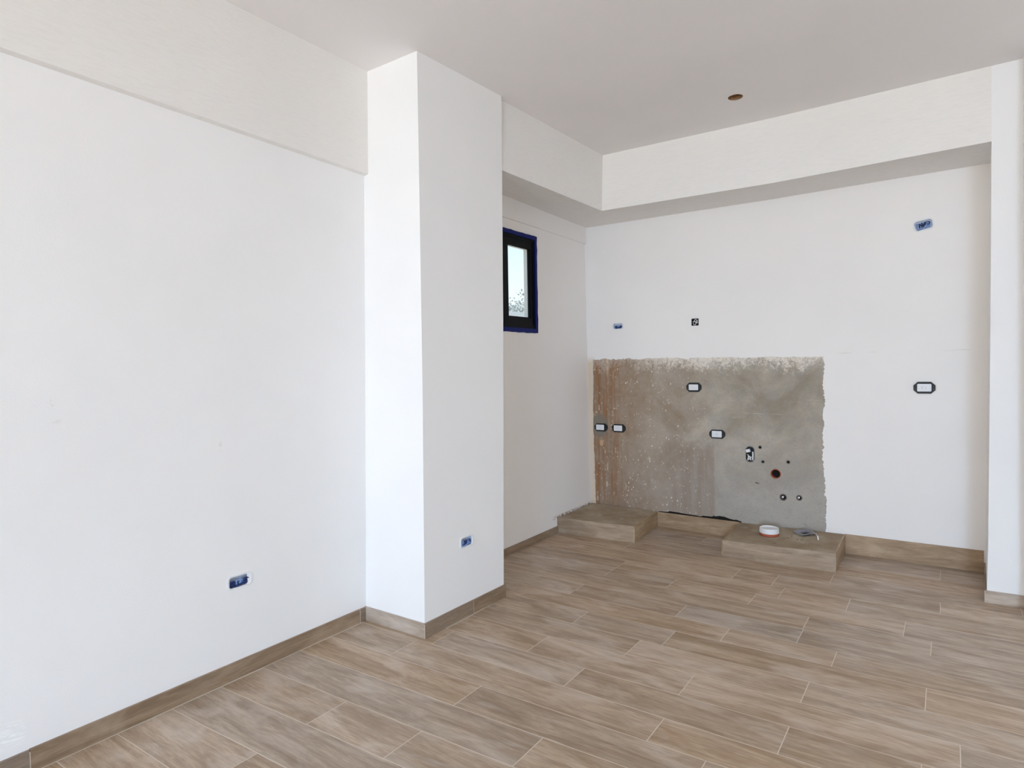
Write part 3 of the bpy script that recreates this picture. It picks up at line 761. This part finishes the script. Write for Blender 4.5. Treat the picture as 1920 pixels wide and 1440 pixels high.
# mortar crumbs
bm = bmesh.new()
for x, y, s in [(1.715, 4.66, .006), (1.70, 4.60, .004), (1.765, 4.59, .006), (1.79, 4.595, .005), (1.80, 4.60, .004), (1.68, 4.56, .003), (1.83, 4.53, .004), (1.90, 4.50, .004), (1.86, 4.47, .003), (1.60, 4.45, .003)]:
    bmesh.ops.create_icosphere(bm, subdivisions=1, radius=s, matrix=Matrix.Translation((x, y, .1245 + .02 * max(0, y - 4.5))) @ Matrix.Diagonal((1, 1.2, .6, 1)))
deb = mesh_obj('mortar_crumbs', bm, M_MORTAR); tag(deb, 'dark mortar crumbs scattered on the right-hand plinth', 'debris', kind='stuff')

# ------------------------------------------------------------------ electrical boxes
def extrude_outline(bm, pts, d0, d1, fn):
    a = [bm.verts.new(fn(x, z, d0)) for x, z in pts]; b = [bm.verts.new(fn(x, z, d1)) for x, z in pts]
    n = len(pts)
    for i in range(n):
        j = (i + 1) % n; bm.faces.new((a[i], a[j], b[j], b[i]))
    return a, b
def plate(name, pts, d0, d1, mat, parent, bevel=.0012):
    """solid plate standing on a wall: local x right, local z up, local -y towards the room (depth d)"""
    fn = lambda x, z, d: (x, -d, z)
    bm = bmesh.new(); a, b = extrude_outline(bm, pts, d0, d1, fn)
    bm.faces.new(b); bm.faces.new(list(reversed(a)))
    bmesh.ops.recalc_face_normals(bm, faces=bm.faces)
    return mesh_obj(name, bm, mat, parent)
def ring_plate(name, out, inn, d0, d1, mat, parent):
    fn = lambda x, z, d: (x, -d, z)
    bm = bmesh.new(); n = len(out); assert n == len(inn)
    O0, O1 = extrude_outline(bm, out, d0, d1, fn); I0, I1 = extrude_outline(bm, inn, d0, d1, fn)
    for i in range(n):
        j = (i + 1) % n; bm.faces.new((O1[i], O1[j], I1[j], I1[i])); bm.faces.new((O0[j], O0[i], I0[i], I0[j]))
    bmesh.ops.recalc_face_normals(bm, faces=bm.faces)
    return mesh_obj(name, bm, mat, parent)
def liner(name, pts, depth, mat, parent, front=0.0):
    fn = lambda x, z, d: (x, -d, z)
    bm = bmesh.new(); a, b = extrude_outline(bm, pts, -depth, front, fn); bm.faces.new(a)
    return mesh_obj(name, bm, mat, parent)

def socket(label, cx, cz, w, h, iw, ih, ix=0.0, marks=(), group='black-framed wall boxes'):
    o = empty('socket_box', (cx, 4.884 if cx < 1.9 else 4.880, cz), label, 'socket box', group)
    c = h * .30
    out = [(w/2, h/2 - c), (w/2 - c, h/2), (w * .12, h/2), (-w * .12, h/2), (-w/2 + c, h/2), (-w/2, h/2 - c), (-w/2, -h/2 + c), (-w/2 + c, -h/2), (w/2 - c, -h/2), (w/2, -h/2 + c)]
    a, b = iw / 2, ih / 2
    inn = [(ix + a, b * .8), (ix + a * .9, b), (ix + a * .3, b), (ix - a * .3, b), (ix - a * .9, b), (ix - a, b * .8), (ix - a, -b * .8), (ix - a * .9, -b), (ix + a * .9, -b), (ix + a, -b * .8)]
    ring_plate('frame', out, inn, 0.0, .010, M_BLACK, o)
    plate('insert', rrect(iw - .001, ih - .001, .004, ix, 0), .0, .0075, M_WHITEP, o)['label'] = 'white blank insert'
    for sx in (-1, 1):
        bm = bmesh.new(); tube(bm, [(sx * (w/2 - .009) , -.0085, -.010), (sx * (w/2 - .009), -.0115, -.010)], .0028, 10)
        mesh_obj('screw', bm, M_PIPEG, o)
    if marks:
        bm = bmesh.new()
        for stroke in marks: tube(bm, [(ix + x, -.0077, z) for x, z in stroke], .0007, 5)
        mesh_obj('pencil_mark', bm, simple('pencil_grey', lin(140, 140, 146), .8), o)
    return o
C_ = [(-.006 + .0075 * math.cos(a), .0085 * math.sin(a)) for a in [math.radians(x) for x in range(60, 301, 30)]]
four = [(.012, .007), (.0055, -.001), (.013, -.008)]
socket('black-framed white socket box highest on the bare plaster', .9325, 1.191, .123, .076, .080, .048, -.003, [[(.006, .006), (.006, -.006)], [(-.01, .004), (-.01, -.003)]])
socket('black-framed socket box in the middle of the bare plaster, above the metal pipes', 1.1195, .8155, .125, .071, .080, .052, -.003, [[(-.002, .005), (-.006, 0), (-.002, -.005), (.001, 0), (-.002, .005)], [(.008, .004), (.006, -.004)]])
socket('black-framed socket box closest to the corner, at the left end of the bare plaster', .0845, .8255, .127, .069, .082, .049, -.009, [[(-.006, .005), (-.003, -.001)], [(.006, .005), (.003, 0)]])
socket('black-framed socket box just right of the one in the corner', .257, .825, .128, .070, .082, .050, -.006, [[(-.004, .004), (-.001, -.004), (.003, .004)]])
socket('black-framed socket box alone on the white wall right of the plaster, marked C4', 2.5065, 1.1985, .124, .080, .081, .052, -.001, [C_, four])

def wire_box(label, loc, rotz, w, h, c, wires, tilt=0.0, rim=.009, depth=.024):
    o = empty('junction_box', loc, label, 'junction box', 'open wall boxes with blue cables', (0, tilt, rotz))
    pts = lambda a, b, r: rrect(a, b, r)
    ring_plate('rim', pts(w, h, c), pts(w - 2 * rim, h - 2 * rim * .7, max(c - rim * .7, .006)), -.004, .0035, M_WHITEP, o)
    liner('liner', pts(w - 2 * rim + .002, h - 2 * rim * .7 + .002, max(c - rim * .7, .006)), depth, M_PALEB, o)
    for wr, rr in wires:
        bm = bmesh.new(); tube(bm, [(x, y, z) for x, y, z in wr], rr, 8); mesh_obj('wire', bm, M_SKYB if wr[0][0] * 1000 % 3 < .9 else M_NAVY, o, True)
    return o
def squiggle(w, h, n, seed, z0=-.25, amp=.9):
    R = random.Random(seed); out = []
    for k in range(n):
        x0 = (-.40 + .72 * k / max(1, n - 1)) * w
        pts = [(x0, .016, (z0 - .15) * h), (x0 + R.uniform(-.03, .03) * w, .006, z0 * h), (x0 + R.uniform(-.10, .10) * w, .002, (z0 + .38 * amp) * h),
               (x0 + R.uniform(0, .16) * w, .003, (z0 + .30 * amp) * h), (x0 + R.uniform(.04, .2) * w, .008, (z0 + .02) * h)]
        out.append((pts, .0036))
    out.append(([(-.40 * w, .012, -.36 * h), (-.20 * w, .003, -.37 * h), (0, .001, -.30 * h), (.2 * w, .002, -.20 * h), (.38 * w, .010, -.08 * h)], .0040))
    out.append(([(.10 * w, .010, -.34 * h), (.24 * w, .002, -.22 * h), (.34 * w, .002, -.30 * h), (.40 * w, .010, .10 * h)], .0038))
    return out
xl = f_left(*BOX_L)[0]
wire_box('open white junction box with blue cables low on the left wall', (xl, BOX_L[0], BOX_L[1]), math.pi / 2, .124, .062, .018, squiggle(.10, .055, 6, 3))
xp = f_ps(*BOX_P)[0]
wire_box('open white junction box with blue cables low on the pillar side', (xp, BOX_P[0], BOX_P[1]), math.pi / 2, .116, .064, .020, squiggle(.09, .055, 5, 5))
wire_box('small oval junction box with a blue cable near the window corner', (B_A[0], 4.88, B_A[1]), 0, .112, .064, .028, squiggle(.07, .045, 5, 8, -.2, .6))
wire_box('tilted oval junction box with blue cables high on the back wall', (B_R[0], 4.88, B_R[1]), 0, .122, .082, .032, squiggle(.09, .06, 6, 11, -.05, .8), tilt=-BR_ROT)

# small square box with loose white wires
o = empty('switch_box', (B_Q[0], 4.88, B_Q[1]), 'small square black wall box with curled white wires above the plaster', 'switch box')
liner('liner', rrect(.050, .050, .003), .03, M_BLACK, o)
ring_plate('rim', rrect(.058, .058, .004), rrect(.050, .050, .003), -.002, .003, M_BLACK, o)
for pts in ([(-.024, .012, .004), (-.010, .001, .006), (-.002, -.001, .016), (.006, .002, .024)], [(-.020, .01, -.006), (-.008, 0, -.022), (.004, -.001, -.020), (.006, 0, -.004), (-.004, .002, .004), (-.018, .006, .0)],
            [(.008, .01, -.008), (.014, 0, .004), (.022, .001, .012)], [(.006, .008, -.004), (.020, .0, -.006), (.024, .006, .002)], [(.010, .01, .022), (.014, .0, .012), (.006, -.001, .004)]):
    bm = bmesh.new(); tube(bm, pts, .0024, 8); mesh_obj('wire', bm, M_WHITEP, o, True)

# upright recess with white fittings
o = empty('junction_box', (JB[0], 4.884, JB[1]), 'upright oval recess with white connectors in the bare plaster', 'junction box')
liner('liner', rrect(.060, .116, .026), .04, M_BLACK, o)
ring_plate('rim', rrect(.068, .126, .030), rrect(.058, .114, .025), -.002, .003, M_PIPEG, o)
bm = bmesh.new(); prism(bm, [(-.022, -.004), (.008, -.004), (.010, .012), (-.020, .012)], .018, .042); q = mesh_obj('connector', bm, M_WHITEP, o); q.rotation_euler = (0, math.radians(-18), 0)
for pts, rr in (([(.019, .004, .020), (.021, -.002, -.01), (.018, .002, -.046)], .0055), ([(-.018, .006, -.048), (-.014, -.002, -.030), (-.004, -.004, -.016), (.002, -.002, -.030), (.004, .004, -.048)], .0045),
                ([(-.010, .0, -.044), (-.002, -.003, -.034), (.010, .0, -.020)], .004), ([(-.022, .006, -.004), (-.012, .0, -.014), (-.018, .004, -.024)], .004)):
    bm = bmesh.new(); tube(bm, pts, rr, 8); mesh_obj('wire', bm, M_WHITEP, o, True)

# drain pipe and water outlets
o = empty('drain_pipe', (DR[0], 4.884, DR[1]), 'open terracotta-orange drain pipe end in the bare plaster', 'drain pipe', None, (math.pi / 2, 0, 0))
bm = bmesh.new(); lathe(bm, [(.0335, -.010), (.0375, -.001), (.0375, .004), (.0335, .005), (.0315, .003), (.0310, -.045)], 36); mesh_obj('pipe', bm, M_ORANGE, o, False)
bm = bmesh.new(); lathe(bm, [(0, -.030), (.0312, -.030)], 36); mesh_obj('opening', bm, M_DARK, o)  # dark disc painting in the shade down the pipe
names = ['small round water outlet beside the top of the upright recess', 'small round water outlet left of the orange drain pipe', 'small round water outlet right of the orange drain pipe']
for (a, b, r), lb in zip(PIPES, names):
    o = empty('pipe_outlet', (a, 4.884, b), lb, 'pipe outlet', 'small water outlets in the plaster', (math.pi / 2, 0, 0))
    bm = bmesh.new(); lathe(bm, [(r, -.012), (r + .001, .003), (r - .003, .004), (r - .0035, -.02)], 20); mesh_obj('sleeve', bm, M_PIPEG, o)
    bm = bmesh.new(); lathe(bm, [(0, -.009), (r - .003, -.009)], 20); mesh_obj('opening', bm, M_DARK, o)  # dark disc standing in for shade inside the sleeve
for (a, b, r), lb in zip(VALVES, ['larger round metal pipe fitting low on the plaster, left of its twin', 'rightmost round metal pipe fitting low on the bare plaster']):
    o = empty('pipe_fitting', (a, 4.884, b), lb, 'pipe fitting', 'metal pipe fittings low on the plaster', (math.pi / 2, 0, 0))
    bm = bmesh.new(); lathe(bm, [(r - .001, -.015), (r + .001, .003), (r - .004, .005), (r - .007, .003), (r - .008, -.018)], 28); mesh_obj('flange', bm, M_PIPEG, o)
    bm = bmesh.new(); lathe(bm, [(0, -.014), (r - .007, -.014)], 28); mesh_obj('opening', bm, M_DARK, o)  # dark disc painting in the shade behind the flange
    bm = bmesh.new(); lathe(bm, [(.0, .012), (.004, .012), (.0045, .008), (.0085, .007), (.009, -.014)], 12); q = mesh_obj('plug', bm, M_STEEL, o); q.location = (-.004, 0, 0)

# open lamp box in the ceiling
o = empty('lamp_box', (LAMP[0], LAMP[1], 3.0), 'round open brown lamp box in the ceiling', 'ceiling box')
bm = bmesh.new(); lathe(bm, [(.0425, -.0015), (.0425, .050), (.0, .050)], 32); mesh_obj('liner', bm, M_BROWNB, o)
bm = bmesh.new(); tube(bm, [(-.01, .0, .049), (.0, .01, .03), (.012, .004, .012)], .0025, 8); mesh_obj('wire', bm, M_DARK, o)
